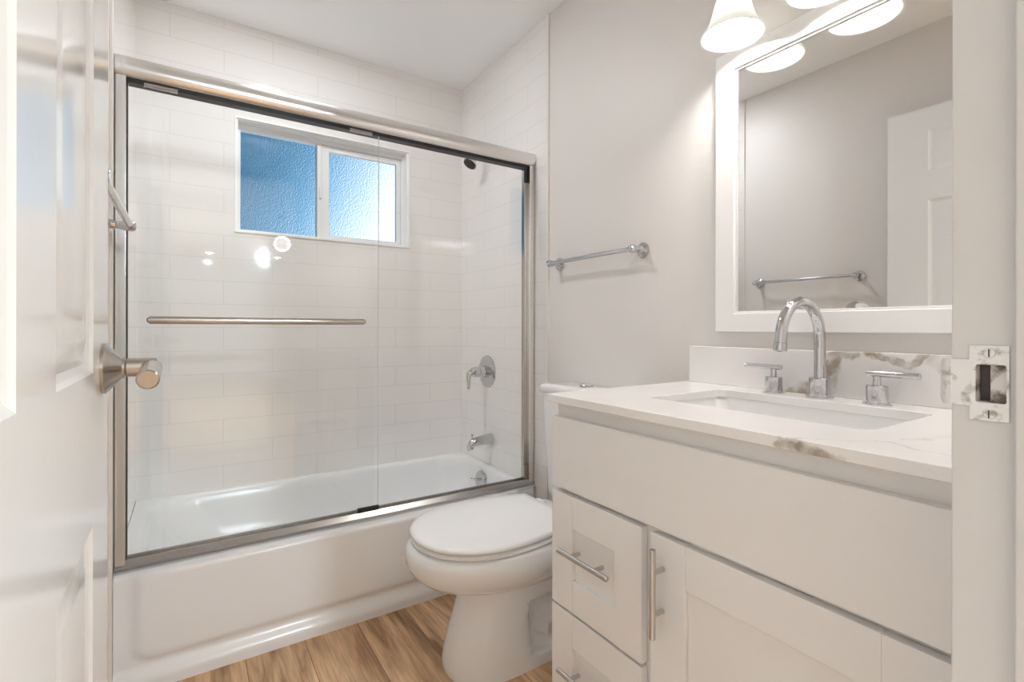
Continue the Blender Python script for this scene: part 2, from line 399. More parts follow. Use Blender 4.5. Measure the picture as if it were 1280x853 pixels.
# jamb linings
MX0, MX1, MZ0, MZ1 = .129, .150, 1.008, 1.043     # latch mortise in the jamb (y, z)
bm = bmesh.new(); plate(bm, rect(YD0 - .001, YD1, .001, DZ), [rect(MX0 - .001, MX1 + .001, MZ0 - .001, MZ1 + .001)], JX1, JX1 + .018, 'x')
tj = struct('trim_3', bm, M['trim'], bevel=.0015)
struct('trim_4', B(JX0 - .018, JX0, YD0, YD1, .001, DZ), M['trim'], bevel=.0015)
struct('trim_5', B(JX0 - .018, JX1 + .018, YD0, YD1, DZ, DZ + .018), M['trim'], bevel=.0015)
struct('trim_6', B(JX1 - .011, JX1, YD0 + .02, .122, .001, DZ), M['trim'], bevel=.002)
struct('trim_7', B(JX0, JX0 + .011, YD0 + .02, .122, .001, DZ), M['trim'], bevel=.002)
bm = bmesh.new()
for y0, y1, z0, z1 in ():
    pass
# baseboards
struct('baseboard_right', B(XR - .012, XR + .001, 1.012, YT - .012, 0, .09), M['white'], bevel=.003)
struct('baseboard_left', B(XL - .001, XL + .012, .19, YT - .012, 0, .09), M['white'], bevel=.003)

# window
w = thing('window_1', None, None, ((WX0 + WX1) / 2, YB, WZ0), kind='structure')
bm = bmesh.new(); plate(bm, rect(WX0 - .004, WX1 + .004, WZ0 - .004, WZ1 + .004), [rect(WX0 + .004, WX1 - .004, WZ0 + .006, WZ1 - .004)], YB - .006, YB + .004, 'y')
obj('edge_trim', bm, M['white'], w, bevel=.001)
bm = bmesh.new(); plate(bm, rect(WX0 + .0005, WX1 - .0005, WZ0 + .0005, WZ1 - .0005), [rect(WX0 + .010, WX1 - .012, WZ0 + .008, WZ1 - .010)], YB + .004, YB + .066, 'y')
obj('reveal', bm, M['white'], w)
bm = bmesh.new(); plate(bm, rect(WX0 + .010, WX1 - .012, WZ0 + .008, WZ1 - .010), [rect(WX0 + .024, WX1 - .026, WZ0 + .020, WZ1 - .032)], YB + .050, YB + .100, 'y')
obj('window_frame', bm, M['vinyl'], w, bevel=.002)
obj('meeting_rail', B(.545, .565, YB + .050, YB + .098, WZ0 + .018, WZ1 - .030), M['vinyl'], w, bevel=.002)
bm = bmesh.new(); plate(bm, rect(.566, WX1 - .027, WZ0 + .018, WZ1 - .033), [rect(.604, WX1 - .052, WZ0 + .034, WZ1 - .062)], YB + .056, YB + .082, 'y')
sh = obj('sash', bm, M['vinyl'], w, bevel=.002)
obj('pane', B(.602, WX1 - .050, YB + .066, YB + .072, WZ0 + .032, WZ1 - .060), M['frost'], w)
obj('pane', B(WX0 + .022, .547, YB + .072, YB + .078, WZ0 + .018, WZ1 - .030), M['frost'], w)
bm = bmesh.new(); box(bm, .552, .560, YB + .036, YB + .0505, 1.735, 1.790); box(bm, .550, .562, YB + .040, YB + .0505, 1.755, 1.772)
obj('latch', bm, M['vinyl'], w, bevel=.002)
bm = bmesh.new(); box(bm, WX1 - .045, WX1 - .036, YB + .046, YB + .0565, 1.715, 1.760)
obj('finger_pull', bm, M['vinyl'], w, bevel=.002)

# ---------------------------------------------------------------- bathtub
TX0, TX1, TY0, TY1, TZ = XL + .001, XR - .001, 1.816, YB - .001, .352
tub = thing('bathtub', 'white alcove bathtub with a recessed panel apron, behind the glass shower doors', 'bathtub', ((TX0 + TX1) / 2, (TY0 + TY1) / 2, 0))
bm = bmesh.new()
# apron as displaced grid
def prof_y(z):      # outward (towards room) shape of apron without recess
    return 0.020 * (1 - sm(z, .026, .072)) - .018
nx, nz = 150, 56
zs = [TZ * k / nz for k in range(nz + 1)]
R_ = .022
def apron_pt(x, z):
    dx = min(sm(x, -.150, -.112), 1 - sm(x, 1.215, 1.255))
    dz = min(sm(z, .066, .100), 1 - sm(z, .285, .325))
    # rounded corner of the recess
    qx = max(0, (-.085) - x) / .055; qx = max(qx, max(0, x - 1.19) / .055)
    qz = max(0, .135 - z) / .055
    dd = math.hypot(qx, qz); rec = 1 - sm(dd, .55, 1.15)
    y = TY0 - max(prof_y(z), -.018 + .018 * rec)
    if z > TZ - R_: y += R_ - math.sqrt(max(0, R_ ** 2 - (z - TZ + R_) ** 2))
    if x > TX1 - .03: y += .03 - math.sqrt(max(0, .03 ** 2 - (x - TX1 + .03) ** 2))
    return (x, y, z)
gv = []
for i in range(nx + 1):
    x = TX0 + (TX1 - TX0) * i / nx
    gv.append([bm.verts.new(apron_pt(x, z)) for z in zs])
for i in range(nx):
    for k in range(nz): bm.faces.new((gv[i][k], gv[i + 1][k], gv[i + 1][k + 1], gv[i][k + 1]))
# rim + basin: rings param by angle around a rounded rectangle, n points
def ring(x0, x1, y0, y1, r, z, n=14):
    return [Vector((x, y, z)) for x, y in rrect(x0, x1, y0, y1, r, n)]
rings = []
rings.append(ring(TX0, TX1, TY0 + R_, TY1, .004, TZ))
rings.append(ring(TX0 + .035, TX1 - .035, TY0 + .095, TY1 - .024, .11, TZ + .001))
rings.append(ring(TX0 + .050, TX1 - .040, TY0 + .108, TY1 - .034, .14, TZ - .004))
rings.append(ring(TX0 + .064, TX1 - .046, TY0 + .118, TY1 - .041, .15, TZ - .018))
rings.append(ring(TX0 + .090, TX1 - .050, TY0 + .126, TY1 - .047, .155, TZ - .06))
rings.append(ring(TX0 + .150, TX1 - .062, TY0 + .135, TY1 - .058, .155, TZ - .15))
rings.append(ring(TX0 + .220, TX1 - .095, TY0 + .150, TY1 - .092, .15, TZ - .24))
rings.append(ring(TX0 + .270, TX1 - .125, TY0 + .180, TY1 - .125, .13, TZ - .285))
rings.append(ring(TX0 + .330, TX1 - .170, TY0 + .230, TY1 - .175, .10, TZ - .295))
vr = [[bm.verts.new(p) for p in r] for r in rings]; n = len(vr[0])
for p, q in zip(vr[:-1], vr[1:]):
    for k in range(n): bm.faces.new((p[k], p[(k + 1) % n], q[(k + 1) % n], q[k]))
bm.faces.new(vr[-1])
obj('basin', bm, M['tub'], tub, ang=50)
bm = bmesh.new(); lathe(bm, [(0, .014), (.024, .0138), (.044, .010), (.048, 0)], (1.282, 2.255, .285), (-1, 0, .16), 36)
lathe(bm, [(0, .040), (.006, .038), (.007, .03), (.006, .006)], (1.282, 2.255, .285), (-1, 0, .16), 16)
ov = obj('overflow_plate', bm, M['chrome'], tub)
bm = bmesh.new(); tube(bm, [(1.250, 2.255, .290), (1.240, 2.262, .292), (1.232, 2.272, .294)], [.0045, .004, .0035], 10)
obj('trip_lever', bm, M['chrome'], ov)
bm = bmesh.new(); lathe(bm, [(0, .004), (.025, .003), (.032, 0)], (1.10, 2.20, TZ - .2945), (0, 0, 1), 30)
obj('drain', bm, M['chrome'], tub)

# ---------------------------------------------------------------- sliding shower door
HY = 1.885
sd_ = thing('shower_door', 'frameless glass sliding shower door with brushed metal header and track on the tub rim', 'shower door', ((XL + XR) / 2, HY, TZ))
# header: rounded front
bm = bmesh.new(); pr = []
hz0, hz1 = 1.826, 1.888
for k in range(13):
    a = -PI / 2 + PI * k / 12
    pr.append((HY - .016 - .020 * math.cos(a), (hz0 + hz1) / 2 + .031 * math.sin(a)))
pr = pr + [(HY + .030, hz1), (HY + .030, hz0 + .004)]
prism(bm, pr, 'x', XL + .001, XR - .001)
obj('header', bm, M['alum'], sd_, ang=40)
bm = bmesh.new(); box(bm, XL + .03, XR - .03, HY - .014, HY + .022, hz0 - .011, hz0 + .006)
obj('header_channel', bm, M['black'], sd_)  # shade inside the header track put in as a solid black strip
for xx in (XL + .001, XR - .027):
    bm = bmesh.new(); box(bm, xx, xx + .026, HY - .026, HY + .028, TZ + .002, hz0 + .001)
    obj('side_jamb', bm, M['alum'], sd_, bevel=.002)
bm = bmesh.new()
prism(bm, [(HY - .028, TZ + .0015), (HY - .030, TZ + .012), (HY - .018, TZ + .028), (HY - .012, TZ + .028), (HY - .010, TZ + .018),
           (HY + .012, TZ + .018), (HY + .014, TZ + .030), (HY + .020, TZ + .030), (HY + .024, TZ + .0015)], 'x', XL + .001, XR - .001)
obj('bottom_track', bm, M['alum2'], sd_, ang=30)
obj('wall_seal', B(XL + .0272, XL + .0295, HY - .012, HY + .010, TZ + .03, hz0), M['black'], sd_)
g1 = obj('glass_panel', B(XL + .030, .611, HY - .010, HY - .004, TZ + .026, hz0 - .006), M['glass'], sd_)
obj('panel_edge', B(.6112, .6130, HY - .0100, HY - .004, TZ + .030, hz0 - .008), M['edge'], g1)
bm = bmesh.new()
tube(bm, [(-.102, HY - .036, 1.099), (-.098, HY - .040, 1.099), (.20, HY - .040, 1.099), (.546, HY - .040, 1.099), (.552, HY - .036, 1.099)], [.007, .0115, .011, .0105, .006], 16)
for v in bm.verts: v.co.y = (HY - .040) + (v.co.y - HY + .040) * .55
tb = obj('towel_bar', bm, M['nickel'], g1)
for xx in (-.070, .520):
    bm = bmesh.new(); cyl(bm, (xx, HY - .0102, 1.099), (xx, HY - .037, 1.099), .006)
    obj('standoff', bm, M['alum'], tb)
for xx in (-.115, .500):
    bm = bmesh.new(); box(bm, xx, xx + .085, HY - .017, HY - .0102, hz0 - .016, hz0 - .004); box(bm, xx + .02, xx + .065, HY - .019, HY - .0165, hz0 - .013, hz0 - .007)
    obj('hanger', bm, M['alum2'], g1, bevel=.001)
bm = bmesh.new(); box(bm, .530, .612, HY - .020, HY - .0102, TZ + .029, TZ + .045); box(bm, .530, .612, HY - .022, HY - .0195, TZ + .036, TZ + .040)
obj('bottom_guide', bm, M['black'], g1, bevel=.001)
g2 = obj('glass_panel', B(XL + .034, .600, HY + .004, HY + .010, TZ + .022, hz0 - .006), M['glass'], sd_)
obj('jamb_channel', B(XR - .044, XR - .0275, HY - .004, HY + .016, TZ + .030, hz0 - .006), M['alum2'], sd_, bevel=.001)
obj('corner_bumper', B(XR - .046, XR - .0275, HY - .010, HY - .0042, hz0 - .075, hz0 - .010), M['black'], sd_, bevel=.001)
obj('corner_bumper', B(XR - .046, XR - .0275, HY - .010, HY - .0042, TZ + .030, TZ + .095), M['nickel'], sd_, bevel=.001)

# ---------------------------------------------------------------- shower fittings
V = thing('shower_valve', 'round chrome shower valve plate with curved lever, on the tiled wall above the tub spout', 'shower valve', (XR, 2.29, .845))
bm = bmesh.new(); lathe(bm, [(0, .012), (.055, .012), (.068, .0105), (.076, .007), (.084, .0045), (.086, 0)], (XR, 2.29, .845), (-1, 0, 0), 48)
obj('escutcheon', bm, M['chrome'], V)
bm = bmesh.new(); lathe(bm, [(.032, .011), (.031, .030), (.027, .034), (.026, .052), (.029, .056), (.028, .080), (.018, .092), (0, .095)], (XR, 2.29, .845), (-1, 0, 0), 32)
hb = obj('hub', bm, M['chrome'], V)
bm = bmesh.new(); tube(bm, [(XR - .070, 2.285, .850), (XR - .100, 2.275, .852), (XR - .124, 2.265, .838), (XR - .130, 2.262, .810), (XR - .126, 2.262, .785), (XR - .130, 2.260, .760)],
                       [.015, .018, .015, .011, .009, .008], 16)
obj('lever', bm, M['chrome'], V)
V = thing('tub_spout', 'chrome tub spout with a pull-up diverter knob, on the tiled wall below the valve', 'spout', (XR, 2.25, .49))
bm = bmesh.new()
rg = []
for d, zc, ry, rz in ((.0, .492, .030, .030), (.015, .492, .029, .029), (.05, .491, .026, .026), (.085, .489, .023, .022), (.112, .484, .021, .022), (.126, .474, .019, .024), (.134, .462, .015, .022)):
    rg.append([Vector((XR - d, 2.25 + ry * math.cos(2 * PI * k / 28), zc + rz * math.sin(2 * PI * k / 28))) for k in range(28)])
loft(bm, rg); lathe(bm, [(.014, 0), (.014, .022), (.010, .022), (0, .012)], (XR - .117, 2.25, .452), (0, 0, 1), 20)
obj('body', bm, M['chrome'], V, ang=50)
bm = bmesh.new(); lathe(bm, [(.004, 0), (.004, .016), (.009, .018), (.009, .025), (0, .027)], (XR - .113, 2.25, .502), (0, 0, 1), 18)
obj('diverter_knob', bm, M['chrome'], V)
V = thing('overhead_shower', 'small black-faced shower head on a chrome arm, just below the header rail', 'shower head', (XR, 2.29, 2.01))
bm = bmesh.new(); lathe(bm, [(.030, 0), (.028, .006), (.012, .012), (0, .012)], (XR, 2.29, 2.01), (-1, 0, 0), 28)
obj('flange', bm, M['chrome'], V)
bm = bmesh.new(); tube(bm, [(XR - .005, 2.29, 2.01), (XR - .04, 2.29, 2.012), (XR - .065, 2.29, 2.004), (XR - .082, 2.29, 1.976)], .0085, 14)
obj('arm', bm, M['chrome'], V)
bm = bmesh.new(); lathe(bm, [(.009, 0), (.015, .008), (.020, .020), (.036, .040), (.038, .048), (0, .048)], (XR - .082, 2.29, 1.978), (-.55, 0, -.83), 32)
hd = obj('head', bm, M['chrome'], V)
bm = bmesh.new(); lathe(bm, [(.034, .0482), (.033, .054), (.012, .056), (0, .0555)], (XR - .082, 2.29, 1.978), (-.55, 0, -.83), 32)
obj('spray_face', bm, M['black'], hd)

# ---------------------------------------------------------------- toilet
TCY = 1.395
T = thing('toilet', 'white two-piece toilet with closed oval lid, between the tub and the vanity', 'toilet', (.95, TCY, 0))
def egg(xf, xb, hw, z, n=64, back=.72, xm=.48, yc=TCY):
    """egg outline: front tip xf, flat-ish back xb with half width back*hw"""
    L_ = xb - xf; pts = []
    xmid = xf + L_ * xm
    for k in range(n):
        a = 2 * PI * k / n
        c, s_ = math.cos(a), math.sin(a)
        if c >= 0:   # front half: ellipse
            x = xmid - (xmid - xf) * abs(c) ** .96; y = hw * s_
        else:        # back half: superellipse narrowing
            t = abs(c) ** .62
            x = xmid + (xb - xmid) * t
            e = (x - xmid) / (xb - xmid)
            y = (1 if s_ >= 0 else -1) * (hw * (1 - (1 - back) * e ** 1.7)) * min(1, abs(s_) ** .42 if e > .8 else 1)
            if e > .8: pass
        pts.append(Vector((x, yc + y, z)))
    return pts
def eggp(xf, xb, hw, z, back=.72, xm=.50, n1=26, rb=.035, p=2.15):
    L_ = xb - xf; xmid = xf + L_ * xm; half = []
    for k in range(n1 + 1):
        a = PI / 2 * k / n1
        half.append((xmid - (xmid - xf) * max(0, math.cos(a)) ** (2 / p), hw * math.sin(a) ** (2 / p)))
    for k in range(1, 12):
        e = k / 12; x = xmid + (xb - xmid - rb) * e
        half.append((x, hw * (1 - (1 - back) * ((x - xmid) / (xb - xmid)) ** 1.8)))
    yb = hw * back * 1.0
    for k in range(0, 7):
        a = PI / 2 * k / 6
        half.append((xb - rb + rb * math.sin(a), yb - rb * .6 + rb * .6 * math.cos(a)))
    half.append((xb, yb * .45))
    out = [Vector((x, TCY + y, z)) for x, y in half] + [Vector((x, TCY - y, z)) for x, y in reversed(half[1:])]
    return out
# lid, seat
LZ = .450
bm = bmesh.new()
kw = dict(back=.76, rb=.014, xm=.47)
loft(bm, [eggp(.586, 1.066, .186, LZ - .0165, **kw), eggp(.571, 1.072, .201, LZ - .0155, **kw), eggp(.566, 1.074, .205, LZ - .010, **kw), eggp(.568, 1.073, .203, LZ - .003, **kw),
          eggp(.578, 1.069, .194, LZ + .0003, **kw), eggp(.62, 1.04, .155, LZ + .0025, **kw), eggp(.72, .98, .075, LZ + .0035, **kw)])
obj('lid', bm, M['seat'], T, ang=60)
bm = bmesh.new()
loft(bm, [eggp(.582, 1.066, .192, LZ - .034), eggp(.571, 1.070, .201, LZ - .0325), eggp(.569, 1.070, .203, LZ - .026), eggp(.574, 1.069, .199, LZ - .0215), eggp(.590, 1.064, .184, LZ - .0205)])
obj('seat', bm, M['seat'], T, ang=60)
for s_ in (-1, 1):
    bm = bmesh.new(); box(bm, 1.055, 1.105, TCY + s_ * .085 - .022, TCY + s_ * .085 + .022, LZ - .035, LZ - .010)
    obj('hinge', bm, M['seat'], T, bevel=.006, seg=3)
# bowl
bm = bmesh.new(); RZ = LZ - .037
spec = [(.562, 1.17, .203, RZ - .002, .78), (.553, 1.175, .210, RZ - .010, .78), (.549, 1.178, .213, RZ - .030, .78), (.552, 1.178, .211, RZ - .055, .76),
        (.565, 1.175, .200, RZ - .082, .74), (.595, 1.17, .178, RZ - .108, .72), (.640, 1.165, .152, RZ - .130, .74), (.690, 1.16, .130, RZ - .146, .80), (.735, 1.155, .11, RZ - .156, .84)]
loft(bm, [eggp(.590, 1.165, .180, RZ, .78)] + [eggp(a_, b_, c_, d_, e_) for a_, b_, c_, d_, e_ in spec])
obj('bowl', bm, M['porc'], T, ang=60)
# pedestal, with the trapway recess on both sides
bm = bmesh.new(); rgs = []
PZ = RZ - .146
nlev = 44
for i in range(nlev + 1):
    z = PZ * i / nlev; t = i / nlev
    xf = .668 + .058 * sm(t, .0, 1.) ; xf += .0
    if t < .08: xf += .004 * (1 - t / .08)
    hw = .128 - .014 * sm(t, .1, .8)
    rgs.append((eggp(xf, 1.20, hw, z, .92, .34, p=2.3), z))
out = []
for pts, z in rgs:
    q = []
    for p in pts:
        y = p.y - TCY; sgn = 1 if y > 0 else -1
        fx = sm(p.x, .905, .935) * (1 - sm(p.x, 1.14, 1.17)); fz = sm(z, .035, .055) * (1 - sm(z, .185, .215))
        dep = .055 * fx * fz
        # trapway bulge inside the recess
        rr_ = math.hypot((p.x - 1.06) / .085, (z - .085) / .085)
        dep -= .040 * (1 - sm(abs(rr_ - .75), .1, .42)) * fx * fz
        if abs(y) > .05: y = sgn * (abs(y) - dep)
        q.append(Vector((p.x, TCY + y, z)))
    out.append(q)
# densify in x is coarse: subdivide straight side by interpolation
def dens(r, k=4):
    o = []
    n = len(r)
    for i in range(n):
        a_, b_ = r[i], r[(i + 1) % n]
        o.append(a_)
        if (b_ - a_).length > .012:
            for j in range(1, k): o.append(a_.lerp(b_, j / k))
    return o
base = [dens(p[0]) for p in rgs]
mn = min(len(b_) for b_ in base)
if all(len(b_) == mn for b_ in base):
    out = []
    for pts in base:
        q = []
        for p in pts:
            y = p.y - TCY; sgn = 1 if y > 0 else -1; z = p.z
            fx = sm(p.x, .905, .930) * (1 - sm(p.x, 1.15, 1.175)); fz = sm(z, .030, .045) * (1 - sm(z, .190, .212))
            dep = .052 * fx * fz
            rr_ = math.hypot((p.x - 1.05) / .095, (z - .080) / .085)
            dep -= .038 * (1 - sm(abs(rr_ - .80), .08, .36)) * fx * fz
            if abs(y) > .05: y = sgn * (abs(y) - dep)
            q.append(Vector((p.x, TCY + y, z)))
        out.append(q)
loft(bm, out)
obj('pedestal', bm, M['porc'], T, ang=60)
bm = bmesh.new(); lathe(bm, [(.013, 0), (.013, .008), (.008, .014), (0, .015)], (1.03, TCY - .132, .0), (0, 0, 1), 20)
box(bm, 1.02, 1.04, TCY - .13, TCY - .115, 0, .006)
obj('bolt_cap', bm, M['porc'], T)
# tank
bm = bmesh.new()
def rr3(x0, x1, y0, y1, r, z, n=6): return [Vector((a_, b_, z)) for a_, b_ in rrect(x0, x1, y0, y1, r, n)]
loft(bm, [rr3(1.195, 1.326, TCY - .170, TCY + .170, .03, RZ - .002), rr3(1.188, 1.328, TCY - .178, TCY + .178, .03, RZ + .02), rr3(1.178, 1.328, TCY - .198, TCY + .198, .03, .815), rr3(1.181, 1.328, TCY - .196, TCY + .196, .03, .822)])
obj('tank', bm, M['porc'], T, ang=50)
bm = bmesh.new()
loft(bm, [rr3(1.172, 1.330, TCY - .202, TCY + .202, .035, .8225), rr3(1.164, 1.332, TCY - .210, TCY + .210, .035, .828), rr3(1.164, 1.332, TCY - .210, TCY + .210, .035, .845), rr3(1.170, 1.330, TCY - .204, TCY + .204, .035, .854), rr3(1.187, 1.320, TCY - .189, TCY + .189, .03, .858)])
obj('tank_lid', bm, M['porc'], T, ang=60)
bm = bmesh.new(); lathe(bm, [(.026, 0), (.026, .004), (.023, .006), (.021, .004), (.019, .0065), (0, .0075)], (1.245, TCY, .858), (0, 0, 1), 32)
obj('flush_button', bm, M['chrome'], T)

# ---------------------------------------------------------------- vanity
VX, VY0, VY1, VT = .795, .190, .998, .890
VA = thing('vanity_cabinet', 'cream white shaker vanity cabinet with steel bar pulls, under the veined countertop', 'cabinet', (1.06, (VY0 + VY1) / 2, 0))
bm = bmesh.new()
box(bm, VX, VX + .018, VY0, VY1, .09, VT)             # face board
box(bm, VX + .018, XR - .001, VY1 - .018, VY1, 0, VT)  # left side
box(bm, VX + .018, XR - .001, VY0, VY0 + .018, 0, VT)  # right side
box(bm, VX + .018, XR - .001, VY0 + .018, VY1 - .018, .09, .108)
box(bm, VX + .06, VX + .075, VY0 + .018, VY1 - .018, 0, .09)
box(bm, XR - .012, XR - .001, VY0 + .018, VY1 - .018, .108, VT)
obj('carcass', bm, M['cab'], VA)
def slab(y0, y1, z0, z1):
    return B(VX - .020, VX - .0005, y0, y1, z0, z1)
obj('false_front', slab(VY0 + .004, VY1 - .001, .680, .856), M['cab'], VA, bevel=.002)
def shaker(y0, y1, z0, z1, st, name, horizontal_rails=True):
    bm = bmesh.new(); x0, x1 = VX - .020, VX - .0005
    box(bm, x0, x1, y1 - st, y1, z0, z1); box(bm, x0, x1, y0, y0 + st, z0, z1)
    box(bm, x0 + .001, x1, y0 + st, y1 - st, z1 - st, z1); box(bm, x0 + .001, x1, y0 + st, y1 - st, z0, z0 + st)
    box(bm, x0 + .0085, x1 - .002, y0 + st, y1 - st, z0 + st, z1 - st)
    return obj(name, bm, M['cab'], VA, bevel=.0012)
def pull(parent, cy, cz, ln, vertical):
    bm = bmesh.new(); xb = VX - .020 - .030
    d = Vector((0, 0, 1)) if vertical else Vector((0, 1, 0)); c = Vector((xb, cy, cz))
    cyl(bm, c - d * ln / 2, c + d * ln / 2, .0062, 20, .001)
    h = obj('handle', bm, M['steel'], parent)
    for s_ in (-1, 1):
        bm = bmesh.new(); p = c + d * s_ * ln * .235
        cyl(bm, (VX - .0202, p.y, p.z), (xb + .003, p.y, p.z), .0050, 16, .0006)
        obj('post', bm, M['steel'], h)
DY0, DY1 = .700, .996
for z0, z1 in ((.388, .668), (.100, .381)):
    d = shaker(DY0, DY1, z0, z1, .078, 'drawer'); pull(d, .8515, (z0 + z1) / 2 + .014, .168, False)
d = shaker(.200, .676, .100, .668, .082, 'door'); pull(d, .645, .566, .172, True)

# countertop
CT0, CT1, CF = .890, .910, .765
SX0, SX1, SY0, SY1 = .930, 1.222, .355, .820
veins = [([(.765, .335, .890), (.765, .37, .896), (.765, .415, .900)], .0125, 1.0),
         ([(.80, .16, .91), (.86, .30, .91), (.765, .40, .905)], .007, .35),
         ([(.90, .30, .91), (1.05, .24, .91), (1.2, .20, .91)], .010, .22),
         ([(.98, .98, .91), (1.16, .93, .91), (1.33, .90, .91)], .006, .22)]
co = thing('countertop', 'white quartz countertop with brown-grey veins and a low backsplash, on the vanity cabinet', 'countertop', (0, 0, 0))
bm = bmesh.new(); plate(bm, rect(CF, XR - .0005, YD1 + .001, 1.008), [rrect(SX0, SX1, SY0, SY1, .022, 8)], CT0 + .0005, CT1, 'z')
obj('slab', bm, quartz('veined quartz top', veins), co, bevel=.0018, local=True)
veins2 = [([(1.32, .70, .900), (1.32, .625, .935), (1.32, .590, .985), (1.32, .570, 1.015), (1.32, .53, 1.03)], .020, .95),
          ([(1.32, .66, .93), (1.32, .58, .925), (1.32, .575, .98)], .014, .6),
          ([(1.32, .505, 1.026), (1.32, .47, 1.006), (1.32, .43, 1.004), (1.32, .405, 1.018)], .014, .95),
          ([(1.32, .400, 1.020), (1.32, .37, 1.006), (1.32, .355, .965), (1.32, .34, .92)], .020, .38),
          ([(1.32, .375, 1.03), (1.32, .35, 1.01)], .008, .9)]
obj('backsplash', B(XR - .020, XR - .0005, YD1 + .001, .998, CT1 + .0003, 1.022), quartz('veined quartz splash', veins2), co, bevel=.0015, local=True)
# sink
sk = thing('sink', 'white rectangular undermount sink set in the quartz countertop', 'sink', ((SX0 + SX1) / 2, (SY0 + SY1) / 2, .74))
bm = bmesh.new(); e = .006; zt = CT0 - .0005
loft(bm, [rr3(SX0 - .022, SX1 + .022, SY0 - .022, SY1 + .022, .03, zt - .010, 8), rr3(SX0 - .022, SX1 + .022, SY0 - .022, SY1 + .022, .03, zt, 8), rr3(SX0 - e, SX1 + e, SY0 - e, SY1 + e, .025, zt, 8),
          rr3(SX0 - e + .003, SX1 + e - .003, SY0 - e + .003, SY1 + e - .003, .03, zt - .010, 8), rr3(SX0 + .008, SX1 - .008, SY0 + .010, SY1 - .010, .035, zt - .09, 8),
          rr3(SX0 + .020, SX1 - .020, SY0 + .024, SY1 - .024, .04, zt - .125, 8), rr3(SX0 + .05, SX1 - .05, SY0 + .055, SY1 - .055, .05, zt - .137, 8), rr3(SX0 + .11, SX1 - .11, SY0 + .18, SY1 - .18, .03, zt - .141, 8)], c0=False)
obj('basin', bm, M['sinkw'], sk, ang=60)
bm = bmesh.new(); lathe(bm, [(0, .003), (.014, .003), (.020, .004), (.024, .0)], ((SX0 + SX1) / 2 + .02, (SY0 + SY1) / 2, zt - .1408), (0, 0, 1), 28)
obj('drain', bm, M['chrome'], sk)

# faucet
FX, FY = 1.272, .590
F = thing('faucet', 'chrome widespread faucet with high curved spout and two lever handles, behind the sink', 'faucet', (FX, FY, CT1))
bm = bmesh.new(); lathe(bm, [(.030, 0), (.030, .004), (.0235, .0042), (.0235, .047), (.022, .049), (.0138, .0492), (0, .0492)], (FX, FY, CT1 + .0003), (0, 0, 1), 40)
obj('base', bm, M['chrome'], F)
bm = bmesh.new(); pts = [(FX, FY, CT1 + .045), (FX, FY, 1.00), (FX, FY, 1.045)]
rr_ = .087; cz = 1.052
for k in range(0, 25):
    a = math.radians(172 * k / 24); pts.append((FX - rr_ + rr_ * math.cos(a), FY, cz + rr_ * math.sin(a)))
lx, ly, lz = pts[-1]; ta = math.radians(172 + 90)
pts.append((lx + .020 * math.cos(ta), FY, lz + .020 * math.sin(ta)))
tube(bm, pts, .0125, 28)
sp = obj('spout', bm, M['chrome'], F, ang=50)
d = Vector((math.cos(ta), 0, math.sin(ta)))
bm = bmesh.new(); lathe(bm, [(.0105, 0), (.0138, .0003), (.0138, .017), (.011, .018), (0, .017)], Vector(pts[-1]) + d * .0003, d, 28)
obj('aerator', bm, M['chrome'], sp)
bm = bmesh.new(); cyl(bm, (FX + .028, FY, CT1 + .001), (FX + .028, FY, .992), .0022, 10); lathe(bm, [(0, 0), (.0055, .002), (.0055, .008), (0, .010)], (FX + .028, FY, .992), (0, 0, 1), 16)
obj('lift_rod', bm, M['chrome'], F)
for hy, s_ in ((FY + .112, 1), (FY - .118, -1)):
    bm = bmesh.new(); lathe(bm, [(.027, 0), (.027, .003), (.0205, .0032), (.0205, .040), (.019, .042), (.0075, .0425), (.0075, .062), (0, .062)], (FX, hy, CT1 + .0003), (0, 0, 1), 36)
    h = obj('handle', bm, M['chrome'], F)
    bm = bmesh.new()
    cyl(bm, (FX, hy - s_ * .020, CT1 + .067), (FX, hy + s_ * .078, CT1 + .067), .0068, 18, .001)
    obj('lever', bm, M['chrome'], h)

# ---------------------------------------------------------------- mirror
MI = thing('mirror', 'large rectangular wall mirror in a flat white frame, above the sink', 'mirror', (XR, .565, 1.067))
my0, my1, mz0, mz1 = .225, .905, 1.067, 1.884
bm = bmesh.new(); plate(bm, rect(my0, my1, mz0, mz1), [rect(my0 + .060, my1 - .060, mz0 + .053, mz1 - .056)], XR - .022, XR - .0003, 'x')
obj('frame', bm, M['white'], MI, bevel=.002)
bm = bmesh.new(); plate(bm, rect(my0 + .057, my1 - .057, mz0 + .050, mz1 - .053), [rect(my0 + .066, my1 - .066, mz0 + .059, mz1 - .062)], XR - .016, XR - .008, 'x')
obj('inner_lip', bm, M['white'], MI, bevel=.001)
obj('mirror_glass', B(XR - .0115, XR - .004, my0 + .056, my1 - .056, mz0 + .049, mz1 - .052), M['mirror'], MI)

